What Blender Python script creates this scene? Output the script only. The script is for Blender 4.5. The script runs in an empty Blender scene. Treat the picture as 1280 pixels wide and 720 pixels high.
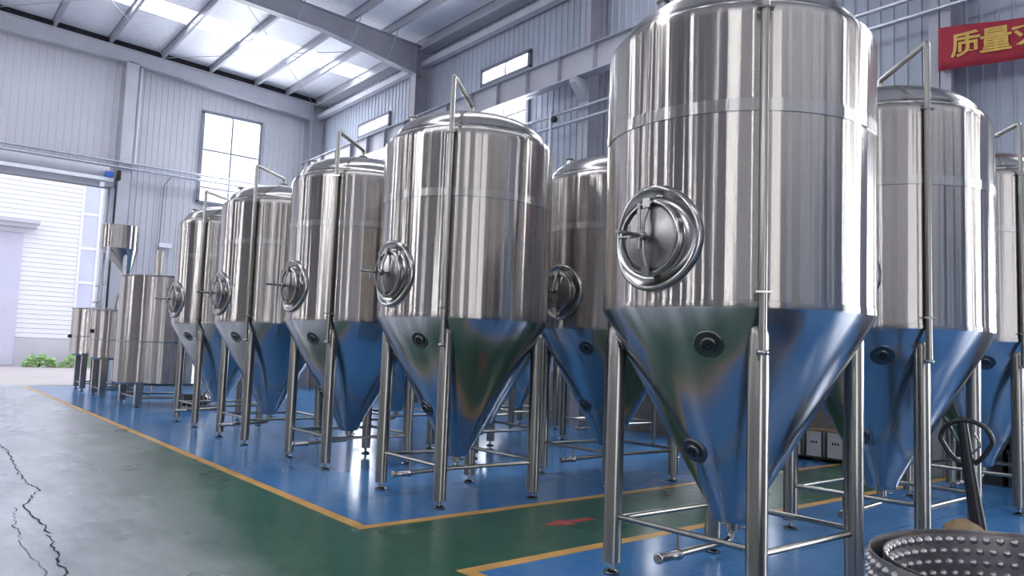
import bpy, bmesh, math, random
from math import sin, cos, pi, radians, hypot, sqrt
from mathutils import Matrix, Vector

random.seed(7)
scn = bpy.context.scene
COL = scn.collection

# ------------------------------------------------------------------ camera
YAW, PITCH, ROLL, FPX, CAMZ = 0.667416, 0.084845, 0.037391, 973.42, 1.55
Fv = Vector((sin(YAW) * cos(PITCH), cos(YAW) * cos(PITCH), sin(PITCH)))
Rv = Vector((cos(YAW), -sin(YAW), 0))
Uv = Rv.cross(Fv)
R2 = Rv * cos(ROLL) + Uv * sin(ROLL)
U2 = -Rv * sin(ROLL) + Uv * cos(ROLL)
cam_data = bpy.data.cameras.new('camera')
cam_data.sensor_width = 36.0
cam_data.lens = FPX / 1280 * 36.0
cam_data.clip_start, cam_data.clip_end = 0.05, 400
camera = bpy.data.objects.new('camera', cam_data)
m = Matrix.Identity(4)
for i, v in enumerate((R2, U2, -Fv)):
    m[0][i], m[1][i], m[2][i] = v
m[2][3] = CAMZ
camera.matrix_world = m
COL.objects.link(camera)
scn.camera = camera

# ------------------------------------------------------------------ world, daylight, exposure
SKY_STRENGTH = 1.22
SKYLIGHT_W = 270.0
SIDE_WINDOW_W = 520.0
LOW_WINDOW_W = 150.0
REAR_DOOR_W = 190.0
SIDE_DOOR_W = 420.0
world = bpy.data.worlds.new('overcast_sky')
scn.world = world
world.use_nodes = True
bg = world.node_tree.nodes['Background']
bg.inputs[0].default_value = (0.86, 0.90, 1.0, 1)
bg.inputs[1].default_value = SKY_STRENGTH
vs = scn.view_settings
vs.view_transform = 'Standard'
vs.look = 'None'
vs.exposure = 0.68
vs.gamma = 1.0
vs.use_curve_mapping = False

XR, XL, YF, YB = 12.7, -11.3, 29.0, -12.0          # inner faces of the hall walls
RIDGE = 0.7
def zroof(x):                                        # underside of the roof sheets
    return 11.38 + 0.05 * (12.42 - (RIDGE + abs(x - RIDGE)))

def area_light(name, loc, rot, sx, sy, power, color=(0.97, 0.975, 1.0), portal=False):
    l = bpy.data.lights.new(name, 'AREA')
    l.shape = 'RECTANGLE'
    l.size, l.size_y = sx, sy
    l.energy = power
    l.color = color
    if portal:
        l.cycles.is_portal = True
    o = bpy.data.objects.new(name, l)
    o.location, o.rotation_euler = loc, rot
    COL.objects.link(o)
    return o

SKY_Y = [25.0, 9.3, -6.4]               # skylight strips in the roof, one per bay
WIN_Y = [(23.23, 25.45), (15.70, 17.83), (8.15, 10.28), (0.60, 2.73), (-6.95, -4.82)]
for sy in SKY_Y:                                      # daylight above each skylight strip
    for side in (1, -1):
        xm = RIDGE + side * 6.0
        area_light('daylight_above_skylight', (xm, sy, zroof(xm) + 0.35), (0, side * 0.05, 0), 11.4, 1.15, SKYLIGHT_W)
for (y0, y1) in WIN_Y:                                # daylight outside the side windows
    ym = (y0 + y1) / 2
    for wx, ry in ((XR + 0.35, pi / 2), (XL - 0.35, -pi / 2)):
        area_light('daylight_outside_window', (wx, ym, 8.1), (0, ry, 0), 3.2, y1 - y0 + .2, SIDE_WINDOW_W)
area_light('doorway_portal', (1.2, YF + .2, 3.3), (-pi / 2, 0, 0), 8.0, 6.6, 1, portal=True)
for (y0, y1) in WIN_Y:                                # daylight outside the low side windows
    area_light('daylight_outside_low_window', (XR + .45, (y0 + y1) / 2, 2.5), (0, pi / 2, 0), 1.8, y1 - y0, LOW_WINDOW_W)
for wx in (9.28, -7.92):                               # daylight outside the end-wall windows
    area_light('daylight_outside_window', (wx, YF + .4, 8.3), (-pi / 2, 0, 0), 2.3, 3.4, SIDE_WINDOW_W)
area_light('daylight_outside_rear_door', (-3.0, YB - .5, 2.8), (pi / 2, 0, 0), 6.0, 5.6, REAR_DOOR_W)
area_light('daylight_outside_side_door', (XR + .6, -3.2, 2.2), (0, pi / 2, 0), 4.3, 3.0, SIDE_DOOR_W)

# ------------------------------------------------------------------ materials
def lin(r, g, b):
    f = lambda c: (c / 255 / 12.92) if c / 255 <= .04045 else ((c / 255 + .055) / 1.055) ** 2.4
    return (f(r), f(g), f(b), 1)

class N:
    def __init__(s, name):
        s.m = bpy.data.materials.new(name)
        s.m.use_nodes = True
        s.t = s.m.node_tree
        s.b = s.t.nodes['Principled BSDF']
    def n(s, typ, **kw):
        o = s.t.nodes.new(typ)
        for k, v in kw.items():
            setattr(o, k, v)
        return o
    def l(s, a, b):
        s.t.links.new(a, b)
    def coords(s, scale=(1, 1, 1), kind='Object'):
        tc = s.n('ShaderNodeTexCoord'); mp = s.n('ShaderNodeMapping')
        mp.inputs['Scale'].default_value = scale
        s.l(tc.outputs[kind], mp.inputs[0])
        return mp.outputs[0]
    def noise(s, vec, scale=5, detail=3, rough=.5):
        o = s.n('ShaderNodeTexNoise')
        o.inputs['Scale'].default_value = scale; o.inputs['Detail'].default_value = detail; o.inputs['Roughness'].default_value = rough
        s.l(vec, o.inputs['Vector'])
        return o.outputs['Fac']
    def ramp(s, fac, stops):
        o = s.n('ShaderNodeValToRGB')
        e = o.color_ramp.elements
        while len(e) < len(stops): e.new(.5)
        for el, (p, c) in zip(e, stops): el.position, el.color = p, c
        s.l(fac, o.inputs[0])
        return o.outputs[0]
    def bump(s, h, strength=.2, dist=.01):
        o = s.n('ShaderNodeBump')
        o.inputs['Strength'].default_value = strength; o.inputs['Distance'].default_value = dist
        s.l(h, o.inputs['Height']); s.l(o.outputs[0], s.b.inputs['Normal'])
    def set(s, color=None, rough=None, metal=None, spec=None):
        if color is not None: s.b.inputs['Base Color'].default_value = color
        if rough is not None: s.b.inputs['Roughness'].default_value = rough
        if metal is not None: s.b.inputs['Metallic'].default_value = metal
        if spec is not None: s.b.inputs['Specular IOR Level'].default_value = spec
        return s

def simple(name, color, rough=.5, metal=0.0, var=.12, scale=6, spec=.5):
    k = N(name).set(color, rough, metal, spec)
    v = k.noise(k.coords(), scale, 4)
    d = tuple(c * (1 - var) for c in color[:3]) + (1,)
    u = tuple(min(1, c * (1 + var)) for c in color[:3]) + (1,)
    k.l(k.ramp(v, [(.3, d), (.7, u)]), k.b.inputs['Base Color'])
    return k.m

def brushed(name, color, rough, aniso, bump=.1, zs=.12, xy=9, dist=.01, det=5):
    """stainless sheet brushed around the vessel: reflections smear up and down"""
    k = N(name).set(color, rough, 1.0)
    k.b.inputs['Anisotropic'].default_value = aniso
    tg = k.n('ShaderNodeTangent'); tg.direction_type = 'RADIAL'; tg.axis = 'Z'
    k.l(tg.outputs[0], k.b.inputs['Tangent'])
    k.b.inputs['Anisotropic Rotation'].default_value = 0.25
    a = k.noise(k.coords((xy, xy, zs)), 1.0, det, .6)
    k.bump(a, bump, dist)
    f = k.noise(k.coords((60, 60, .6)), 1.0, 2)
    d = tuple(c * .90 for c in color[:3]) + (1,)
    k.l(k.ramp(f, [(.3, d), (.7, color)]), k.b.inputs['Base Color'])
    return k.m

def grooved(name, color, rough, aniso, ks, kz, freqs=((4.5, .05, .45), (16, .08, .35), (44, .12, .22))):
    """stainless sheet polished round and round: the sheet ripples a little around the vessel (ks)
    and its fine polishing grooves scatter reflections up and down (kz)"""
    k = N(name).set(color, rough, 1.0)
    k.b.inputs['Anisotropic'].default_value = aniso
    tg = k.n('ShaderNodeTangent'); tg.direction_type = 'RADIAL'; tg.axis = 'Z'
    k.l(tg.outputs[0], k.b.inputs['Tangent'])
    k.b.inputs['Anisotropic Rotation'].default_value = 0.25
    geo = k.n('ShaderNodeNewGeometry')
    cr = k.n('ShaderNodeVectorMath'); cr.operation = 'CROSS_PRODUCT'
    cr.inputs[0].default_value = (0, 0, 1); k.l(geo.outputs['Normal'], cr.inputs[1])
    tot = None
    for fr, zs, wt in freqs:
        nz = k.noise(k.coords((fr, fr, zs)), 1.0, 1.5, .5)
        ma = k.n('ShaderNodeMath'); ma.operation = 'MULTIPLY_ADD'
        ma.inputs[1].default_value = 2 * wt * ks; ma.inputs[2].default_value = -wt * ks
        k.l(nz, ma.inputs[0])
        if tot is None: tot = ma.outputs[0]
        else:
            ad = k.n('ShaderNodeMath'); ad.operation = 'ADD'
            k.l(tot, ad.inputs[0]); k.l(ma.outputs[0], ad.inputs[1]); tot = ad.outputs[0]
    s1 = k.n('ShaderNodeVectorMath'); s1.operation = 'SCALE'
    k.l(cr.outputs[0], s1.inputs[0]); k.l(tot, s1.inputs['Scale'])
    wn = k.n('ShaderNodeTexWhiteNoise'); wn.noise_dimensions = '3D'
    k.l(k.coords((1, 1, 1)), wn.inputs['Vector'])
    mz = k.n('ShaderNodeMath'); mz.operation = 'MULTIPLY_ADD'; mz.inputs[1].default_value = 2 * kz; mz.inputs[2].default_value = -kz
    k.l(wn.outputs['Value'], mz.inputs[0])
    cz = k.n('ShaderNodeCombineXYZ'); k.l(mz.outputs[0], cz.inputs[2])
    a1 = k.n('ShaderNodeVectorMath'); k.l(geo.outputs['Normal'], a1.inputs[0]); k.l(s1.outputs[0], a1.inputs[1])
    a2 = k.n('ShaderNodeVectorMath'); k.l(a1.outputs[0], a2.inputs[0]); k.l(cz.outputs[0], a2.inputs[1])
    nn = k.n('ShaderNodeVectorMath'); nn.operation = 'NORMALIZE'
    k.l(a2.outputs[0], nn.inputs[0]); k.l(nn.outputs[0], k.b.inputs['Normal'])
    return k.m

M = {}
M['shell'] = grooved('brushed_stainless_shell', (.40, .365, .335, 1), .19, 1.0, .50, .30)
M['band'] = grooved('dull_weld_band', (.45, .42, .39, 1), .26, 1.0, .40, .34)
M['dome'] = brushed('stainless_dome', (.46, .435, .41, 1), .24, .3, .05)
M['cone'] = brushed('polished_stainless_cone', (.44, .45, .475, 1), .20, .3, .05, .5, 4, .01)
M['tube'] = brushed('stainless_tube', (.31, .295, .27, 1), .28, .5, .15, .2, 30, .002)
M['fit'] = simple('polished_fitting_steel', (.36, .345, .335, 1), .20, 1.0, .08, 20)
M['port'] = simple('dark_port_steel', (.14, .14, .15, 1), .30, 1.0, .1, 20)
M['door'] = brushed('satin_manway_door', (.27, .255, .245, 1), .30, .2, .05)
M['dark'] = simple('dark_opening', (.015, .015, .02, 1), .5, 0, .2)
M['rubber'] = simple('black_rubber', (.02, .02, .02, 1), .55, 0, .2)
M['wall'] = simple('grey_profiled_sheet', lin(190, 189, 196), .45, 0, .05, .6)
M['wall2'] = simple('grey_blue_profiled_sheet', lin(165, 171, 184), .45, 0, .06, .6)
M['wall3'] = simple('slate_profiled_sheet', lin(96, 96, 108), .45, 0, .06, .6)
M['plinth'] = simple('rendered_concrete_plinth', lin(120, 116, 112), .85, 0, .15, 3)
M['steelpaint'] = simple('grey_painted_structural_steel', lin(160, 160, 169), .5, 0, .08, 2)
M['beampaint'] = simple('pale_grey_painted_steel', lin(178, 178, 186), .5, 0, .06, 2)
M['darkgap'] = simple('gap_shade_and_rail', lin(38, 36, 44), .9, 0, .3, 8)  # near-black for the painted eave gap shade and the crane rail
M['white'] = simple('white_powder_coat', lin(225, 226, 232), .45, 0, .03)
M['frame'] = simple('window_frame_aluminium', lin(120, 122, 135), .4, .3, .05)
M['galv'] = simple('galvanised_pipe', lin(190, 192, 200), .35, .7, .1, 10)
M['blue_plastic'] = simple('blue_motor_housing', lin(45, 90, 170), .4)
M['black'] = simple('black_painted_steel', (.012, .012, .014, 1), .35, 0, .2)
M['red'] = simple('faded_red_cloth', lin(152, 36, 54), .8, 0, .10, 3)
M['gold'] = simple('gold_print', lin(200, 160, 75), .6, 0, .10, 10)
M['tan'] = simple('tan_cardboard', lin(150, 125, 95), .8, 0, .2, 9)
M['carton'] = simple('white_plastic_crate', lin(205, 205, 205), .6, 0, .08, 5)
M['wood'] = simple('dark_wood_pallet', lin(52, 44, 40), .8, 0, .3, 12)
M['siding'] = simple('white_metal_siding', lin(228, 228, 236), .5, 0, .02, 1)
M['outbase'] = simple('grey_rendered_base', lin(196, 194, 204), .8, 0, .05, 1)
M['outdoor'] = simple('pale_lilac_shutter', lin(205, 204, 222), .55, 0, .03, 1)
M['outglass'] = simple('pale_blue_glazing', lin(198, 202, 226), .4, 0, .05, 1)
M['ground'] = simple('pale_concrete_yard', lin(190, 182, 182), .85, 0, .06, .6)
M['leaf'] = simple('bright_green_leaf', lin(182, 216, 150), .6, 0, .35, 6)
M['yellow'] = simple('worn_yellow_paint', lin(202, 152, 80), .40, 0, .18, 3)
M['arrow'] = simple('faded_red_paint', lin(168, 66, 62), .45, 0, .2, 6)

k = N('foil_insulation_roof').set(lin(236, 236, 242), .40)           # crinkled insulation under the roof sheets
w = k.n('ShaderNodeTexWave'); w.inputs['Scale'].default_value = 2.2; w.inputs['Distortion'].default_value = 1.2
w.wave_type = 'BANDS'; w.bands_direction = 'Y'
k.l(k.coords(), w.inputs['Vector'])
nz = k.noise(k.coords((1, 1, 1)), 5, 5, .6)
ad = k.n('ShaderNodeMath'); ad.operation = 'ADD'
k.l(w.outputs['Fac'], ad.inputs[0]); k.l(nz, ad.inputs[1])
k.bump(ad.outputs[0], .5, .05)
M['foil'] = k.m

k = N('translucent_skylight_sheet')
tr = k.n('ShaderNodeBsdfTransparent'); tr.inputs[0].default_value = (.92, .95, 1, 1)
dfm = k.n('ShaderNodeBsdfTranslucent'); dfm.inputs[0].default_value = (.9, .93, .95, 1)
mx = k.n('ShaderNodeMixShader'); mx.inputs[0].default_value = .25
k.l(tr.outputs[0], mx.inputs[1]); k.l(dfm.outputs[0], mx.inputs[2])
k.l(mx.outputs[0], k.t.nodes['Material Output'].inputs[0])
M['skylight'] = k.m

k = N('clear_window_glass')
tr = k.n('ShaderNodeBsdfTransparent'); tr.inputs[0].default_value = (.93, .95, .97, 1)
gl = k.n('ShaderNodeBsdfGlossy'); gl.inputs['Roughness'].default_value = .05
mx = k.n('ShaderNodeMixShader'); mx.inputs[0].default_value = .06
k.l(tr.outputs[0], mx.inputs[1]); k.l(gl.outputs[0], mx.inputs[2])
k.l(mx.outputs[0], k.t.nodes['Material Output'].inputs[0])
M['glass'] = k.m

def floor_paint(name, ca, cb, wear, wear_amt, rough, joints=True):
    k = N(name).set(ca, rough)
    v = k.coords()
    big = k.noise(v, .55, 6, .6)
    base = k.ramp(big, [(.2, ca), (.8, cb)])
    scr = k.noise(k.coords((3.6, .7, 1)), 3.4, 9, .75)
    mk = k.ramp(scr, [(.42, (0, 0, 0, 1)), (.85, (wear_amt,) * 3 + (1,))])
    mix = k.n('ShaderNodeMixRGB'); mix.inputs[2].default_value = wear
    k.l(mk, mix.inputs[0]); k.l(base, mix.inputs[1])
    out = mix.outputs[0]
    if joints:
        br = k.n('ShaderNodeTexBrick'); br.offset = 0
        br.inputs['Scale'].default_value = 1; br.inputs['Mortar Size'].default_value = .006
        br.inputs['Brick Width'].default_value = 3.4; br.inputs['Row Height'].default_value = 3.7
        k.l(v, br.inputs['Vector'])
        m2 = k.n('ShaderNodeMixRGB'); m2.blend_type = 'MULTIPLY'; m2.inputs[2].default_value = (.55, .55, .6, 1)
        k.l(br.outputs['Fac'], m2.inputs[0]); k.l(out, m2.inputs[1])
        out = m2.outputs[0]
    k.l(out, k.b.inputs['Base Color'])
    rr = k.ramp(k.noise(v, .9, 3, .5), [(.15, (rough * .85,) * 3 + (1,)), (.85, (rough * 1.2,) * 3 + (1,))])
    k.l(rr, k.b.inputs['Roughness'])
    return k
M['blue'] = floor_paint('blue_epoxy_floor', lin(50, 106, 160), lin(68, 126, 178), lin(120, 155, 188), .35, .19).m
# main floor: green epoxy, worn to concrete by the drive-in lane, with door glare painted into the grey
k = floor_paint('green_epoxy_floor', lin(20, 70, 47), lin(36, 92, 64), lin(112, 130, 120), .5, .28)
tc = k.n('ShaderNodeTexCoord'); sp = k.n('ShaderNodeSeparateXYZ'); k.l(tc.outputs['Object'], sp.inputs[0])
wob = k.noise(k.coords((.5, .35, 1)), 1.6, 7, .65)
sub = k.n('ShaderNodeMath'); sub.operation = 'MULTIPLY_ADD'; sub.inputs[1].default_value = -1.7
yy = k.n('ShaderNodeMapRange'); yy.inputs['From Min'].default_value = 5; yy.inputs['From Max'].default_value = 19
yy.inputs['To Min'].default_value = 0; yy.inputs['To Max'].default_value = 2.2          # traffic wear plus painted glare, widening towards the door
k.l(sp.outputs['Y'], yy.inputs['Value'])
xs_ = k.n('ShaderNodeMath'); xs_.operation = 'SUBTRACT'; k.l(sp.outputs['X'], xs_.inputs[0]); k.l(yy.outputs[0], xs_.inputs[1])
k.l(wob, sub.inputs[0]); k.l(xs_.outputs[0], sub.inputs[2])
grey = k.ramp(sub.outputs[0], [(0, (1, 1, 1, 1)), (1, (0, 0, 0, 1))])
mr = k.n('ShaderNodeMapRange'); mr.inputs['From Min'].default_value = -.25; mr.inputs['From Max'].default_value = 1.35
mr.inputs['To Min'].default_value = 1; mr.inputs['To Max'].default_value = 0
k.l(sub.outputs[0], mr.inputs['Value'])
old = k.b.inputs['Base Color'].links[0].from_socket
conc = k.ramp(k.noise(k.coords((1, .3, 1)), 3, 8, .7), [(.25, lin(142, 143, 148)), (.5, lin(180, 181, 186)), (.75, lin(208, 208, 212))])  # concrete tone lightened to carry the doorway's glare
mixc = k.n('ShaderNodeMixRGB')
k.l(mr.outputs[0], mixc.inputs[0]); k.l(old, mixc.inputs[1]); k.l(conc, mixc.inputs[2])
k.l(mixc.outputs[0], k.b.inputs['Base Color'])
M['green'] = k.m
M['crack'] = simple('dark_floor_crack', lin(40, 42, 46), .9, 0, .3, 8)

# ------------------------------------------------------------------ mesh helpers
class MB:
    """collects shapes into one mesh"""
    def __init__(s):
        s.v, s.f, s.sm = [], [], []
    def add(s, vs, fs, smooth=False):
        o = len(s.v)
        s.v += [tuple(p) for p in vs]
        s.f += [tuple(i + o for i in f) for f in fs]
        s.sm += [smooth] * len(fs)
        return s
    def box(s, a, b, mat=None):
        (x0, y0, z0), (x1, y1, z1) = a, b
        vs = [(x0, y0, z0), (x1, y0, z0), (x1, y1, z0), (x0, y1, z0), (x0, y0, z1), (x1, y0, z1), (x1, y1, z1), (x0, y1, z1)]
        if mat: vs = [mat @ Vector(p) for p in vs]
        return s.add(vs, [(3, 2, 1, 0), (4, 5, 6, 7), (0, 1, 5, 4), (1, 2, 6, 5), (2, 3, 7, 6), (3, 0, 4, 7)])
    def lathe(s, prof, seg=48, mat=None, smooth=True, warp=None):
        """prof: (r, z) list; None breaks the surface so the edge stays sharp"""
        runs, cur = [], []
        for p in prof:
            if p is None:
                runs.append(cur); cur = [cur[-1]]
            else: cur.append(p)
        runs.append(cur)
        for run in runs:
            vs, fs, rings = [], [], []
            for r, z in run:
                if r < 1e-6:
                    rings.append([len(vs)]); vs.append(Vector((0, 0, z)))
                else:
                    rings.append(list(range(len(vs), len(vs) + seg)))
                    for i in range(seg):
                        a = 2 * pi * i / seg
                        vs.append(Vector((r * cos(a), r * sin(a), z)))
            for A, B in zip(rings, rings[1:]):
                for i in range(seg):
                    j = (i + 1) % seg
                    if len(A) == 1 and len(B) == 1: continue
                    if len(A) == 1: fs.append((A[0], B[j], B[i]))
                    elif len(B) == 1: fs.append((A[i], A[j], B[0]))
                    else: fs.append((A[i], A[j], B[j], B[i]))
            if warp: vs = [warp(p) for p in vs]
            if mat: vs = [mat @ p for p in vs]
            s.add(vs, fs, smooth)
        return s
    def tube(s, pts, r, seg=12, cap=True, rs=None):
        pts = [Vector(p) for p in pts]
        vs, fs = [], []
        up = None
        for i, p in enumerate(pts):
            d = (pts[min(i + 1, len(pts) - 1)] - pts[max(i - 1, 0)]).normalized()
            if up is None:
                up = Vector((0, 0, 1)) if abs(d.z) < .9 else Vector((1, 0, 0))
            a = d.cross(up).normalized(); b = a.cross(d).normalized(); up = b
            rr = rs[i] if rs else r
            for q in range(seg):
                t = 2 * pi * q / seg
                vs.append(p + a * (rr * cos(t)) + b * (rr * sin(t)))
        for i in range(len(pts) - 1):
            for q in range(seg):
                w = (q + 1) % seg
                fs.append((i * seg + q, i * seg + w, (i + 1) * seg + w, (i + 1) * seg + q))
        s.add(vs, fs, True)
        if cap:
            n = len(pts) - 1
            s.add(vs[:seg], [tuple(reversed(range(seg)))]); s.add(vs[n * seg:], [tuple(range(seg))])
        return s
    def prism(s, poly, a, b, mat=None):
        """poly of (u, v) extruded along local y from a to b, u->x, v->z"""
        n = len(poly)
        vs = [Vector((u, a, v)) for u, v in poly] + [Vector((u, b, v)) for u, v in poly]
        if mat: vs = [mat @ p for p in vs]
        fs = [tuple(range(n)), tuple(reversed(range(n, 2 * n)))] + [(i, n + i, n + (i + 1) % n, (i + 1) % n) for i in range(n)]
        return s.add(vs, fs)
    def mesh(s, name, mat):
        me = bpy.data.meshes.new(name)
        me.from_pydata(s.v, [], s.f)
        me.polygons.foreach_set('use_smooth', s.sm)
        bm = bmesh.new(); bm.from_mesh(me)
        bmesh.ops.recalc_face_normals(bm, faces=bm.faces)
        bm.to_mesh(me); bm.free()
        me.materials.append(M[mat] if isinstance(mat, str) else mat)
        return me
    def build(s, name, mat, parent=None, loc=None):
        return link(name, s.mesh(name, mat), parent, loc)

def link(name, me, parent=None, loc=None, rz=None):
    o = bpy.data.objects.new(name, me)
    COL.objects.link(o)
    if parent is not None: o.parent = parent
    if loc is not None: o.location = loc
    if rz is not None: o.rotation_euler = (0, 0, rz)
    return o
def tag(o, label, cat, group=None):
    o['label'] = label; o['category'] = cat
    if group: o['group'] = group
    return o
def thing(name, label, cat, loc=(0, 0, 0), rz=0, group=None):
    return tag(link(name, None, None, loc, rz), label, cat, group)
def struct(o):
    o['kind'] = 'structure'
    return o
def copy_tree(o, parent=None):
    c = o.copy(); COL.objects.link(c); c.parent = parent
    for ch in list(o.children): copy_tree(ch, c)
    return c
def bend(pts, r, n=5):
    """round the corners of a polyline"""
    pts = [Vector(p) for p in pts]
    out = [pts[0]]
    for a, b, c in zip(pts, pts[1:], pts[2:]):
        u, w = (a - b).normalized(), (c - b).normalized()
        p, q = b + u * r, b + w * r
        for i in range(n + 1):
            t = i / n
            out.append(p * (1 - t) ** 2 + b * 2 * t * (1 - t) + q * t * t)
    return out + [pts[-1]]

# ------------------------------------------------------------------ floor
floor = struct(MB().box((XL - .2, YB - .2, -.25), (XR + .3, YF + .25, 0)).build('floor', 'green'))
def slab(name, mat, poly, z0, z1, parent):
    n = len(poly)
    vs = [(x, y, z0) for x, y in poly] + [(x, y, z1) for x, y in poly]
    fs = [tuple(reversed(range(n))), tuple(range(n, 2 * n))] + [(i, (i + 1) % n, n + (i + 1) % n, n + i) for i in range(n)]
    return MB().add(vs, fs).build(name, mat, parent)
sk = lambda x, y: y + .045 * (x - 3.33)               # the cross aisle runs slightly askew
LW = .055
slab('blue_coating', 'blue', [(3.33, sk(3.33, 6.2)), (12.6, sk(12.6, 6.2)), (12.6, 28.6), (3.33, 28.6)], 0, .002, floor)
slab('blue_coating', 'blue', [(3.33, -11), (12.6, -11), (12.6, sk(12.6, 4.62)), (3.33, sk(3.33, 4.62))], 0, .002, floor)
slab('yellow_line', 'yellow', [(3.33 - LW, sk(3.33, 6.2) - LW), (3.33 + LW, sk(3.33, 6.2) + LW), (3.33 + LW, 28.6), (3.33 - LW, 28.6)], 0, .004, floor)
slab('yellow_line', 'yellow', [(3.33 - LW, sk(3.33, 6.2) - LW), (12.6, sk(12.6, 6.2) - LW), (12.6, sk(12.6, 6.2) + LW), (3.33 + LW, sk(3.33, 6.2) + LW)], 0, .004, floor)
slab('yellow_line', 'yellow', [(3.33 - LW, sk(3.33, 4.62) + LW), (3.33 + LW, sk(3.33, 4.62) - LW), (12.6, sk(12.6, 4.62) - LW), (12.6, sk(12.6, 4.62) + LW)], 0, .004, floor)
slab('yellow_line', 'yellow', [(3.33 - LW, -11), (3.33 + LW, -11), (3.33 + LW, sk(3.33, 4.62) - LW), (3.33 - LW, sk(3.33, 4.62) + LW)], 0, .004, floor)
slab('arrow_marking', 'arrow', [(4.80, 5.50), (5.08, 5.36), (5.06, 5.44), (5.42, 5.46), (5.42, 5.56), (5.08, 5.53), (5.12, 5.62)], 0, .003, floor)
def ribbon(pts, w, n, jit):
    P = []
    for (a, b) in zip(pts, pts[1:]):
        for i in range(n):
            t = i / n
            P.append((a[0] + (b[0] - a[0]) * t + random.uniform(-jit, jit), a[1] + (b[1] - a[1]) * t + random.uniform(-jit, jit)))
    P.append(pts[-1])
    vs, fs = [], []
    for i, p in enumerate(P):
        ww = w * random.uniform(.35, 1.2)
        vs += [(p[0] - ww, p[1], .0035), (p[0] + ww, p[1] + ww * .5, .0035)]
    for i in range(len(P) - 1): fs.append((2 * i, 2 * i + 1, 2 * i + 3, 2 * i + 2))
    return MB().add(vs, fs)
ribbon([(1.31, 13.5), (1.33, 12.4), (1.24, 10.6), (1.23, 9.96), (1.29, 9.29), (1.07, 8.5), (1.10, 7.4), (1.05, 6.6), (1.0, 5.8), (1.08, 4.6)], .008, 12, .022).build('floor_crack', 'crack', floor)
ribbon([(.98, 8.4), (.90, 7.6), (.88, 6.9), (.92, 6.1), (.8, 5.2)], .004, 10, .02).build('floor_crack', 'crack', floor)
ribbon([(1.25, 9.6), (1.0, 9.9), (.75, 9.7)], .004, 10, .02).build('floor_crack', 'crack', floor)

# ------------------------------------------------------------------ walls of profiled sheet
def profile(w):
    n = max(1, round(w / .215)); p = w / n
    pts = []
    for i in range(n):
        u = i * p
        pts += [(u, 0), (u + p - .062, 0), (u + p - .047, .022), (u + p - .015, .022)]
    pts.append((w, 0))
    return pts
def sheet(place, u0, u1, zb, zt, mat, parent):
    """one profiled sheet; place(u, d, z) -> world, d towards the room; zb/zt functions of u"""
    vs, fs = [], []
    for u, d in profile(u1 - u0):
        vs += [place(u0 + u, d, zb(u0 + u)), place(u0 + u, d, zt(u0 + u))]
    for i in range(len(vs) // 2 - 1): fs.append((2 * i, 2 * i + 2, 2 * i + 3, 2 * i + 1))
    return MB().add(vs, fs).build('wall_panel', mat, parent)
def clad(parent, place, u0, u1, holes, zbase, ztop, mat, pw=.86):
    """holes: (u0, u1, z0, z1); cut the wall into columns, each column into sheets around the holes"""
    cuts = sorted({u0, u1} | {h[0] for h in holes} | {h[1] for h in holes})
    for a, b in zip(cuts, cuts[1:]):
        n = max(1, round((b - a) / pw)); hs = sorted([h for h in holes if h[0] <= a + 1e-6 and h[1] >= b - 1e-6], key=lambda h: h[2])
        for i in range(n):
            s0, s1 = a + (b - a) * i / n, a + (b - a) * (i + 1) / n
            lo = zbase
            for h in hs:
                if h[2] > lo + .02:
                    sheet(place, s0, s1, (lambda u, q=lo: q), (lambda u, q=h[2]: q), mat, parent)
                lo = h[3]
            sheet(place, s0, s1, (lambda u, q=lo: q), ztop, mat, parent)
PL = 1.15
DOOR = (-2.8, 5.24, 0, 6.62)
WINF = [(8.2, 10.36, 6.62, 9.96), (-9.0, -6.84, 6.62, 9.96)]
SIDE_HOLES = [(a, b, 9.19, 9.63) for a, b in WIN_Y] + [(a, b, 6.75, 8.46) for a, b in WIN_Y]
zt_far = lambda u: zroof(u) - .02

wall_far = struct(MB().box((DOOR[1], YF, 0), (XR, YF + .22, PL)).box((XL, YF, 0), (DOOR[0], YF + .22, PL)).build('wall_far', 'plinth'))
clad(wall_far, lambda u, d, z: (u, YF + .05 - d, z), XL, XR, [DOOR] + WINF, PL, zt_far, 'wall')
wall_right = struct(MB().box((XR, YB, 0), (XR + .22, -4.7, PL)).box((XR, -1.7, 0), (XR + .22, YF + .2, PL)).build('wall_right', 'plinth'))
clad(wall_right, lambda u, d, z: (XR + .05 - d, u, z), YB, YF, SIDE_HOLES + [(a, b, 1.6, 3.4) for a, b in WIN_Y] + [(-4.7, -1.7, PL, 4.4)], PL, lambda u: zroof(XR), 'wall2')
wall_left = struct(MB().box((XL - .22, YB, 0), (XL, YF + .2, PL)).build('wall_left', 'plinth'))
clad(wall_left, lambda u, d, z: (XL - .05 + d, u, z), YB, YF, SIDE_HOLES, PL, lambda u: zroof(XL), 'wall3')
RDOOR = (-6.0, 0.0, 0, 5.6)
wall_rear = struct(MB().box((XL, YB - .22, 0), (RDOOR[0], YB, PL)).box((RDOOR[1], YB - .22, 0), (XR, YB, PL)).build('wall_rear', 'plinth'))
clad(wall_rear, lambda u, d, z: (u, YB - .05 + d, z), XL, XR, [RDOOR, (4.0, 6.2, 6.6, 9.9), (8.6, 10.8, 6.6, 9.9)], PL, zt_far, 'wall')

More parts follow.
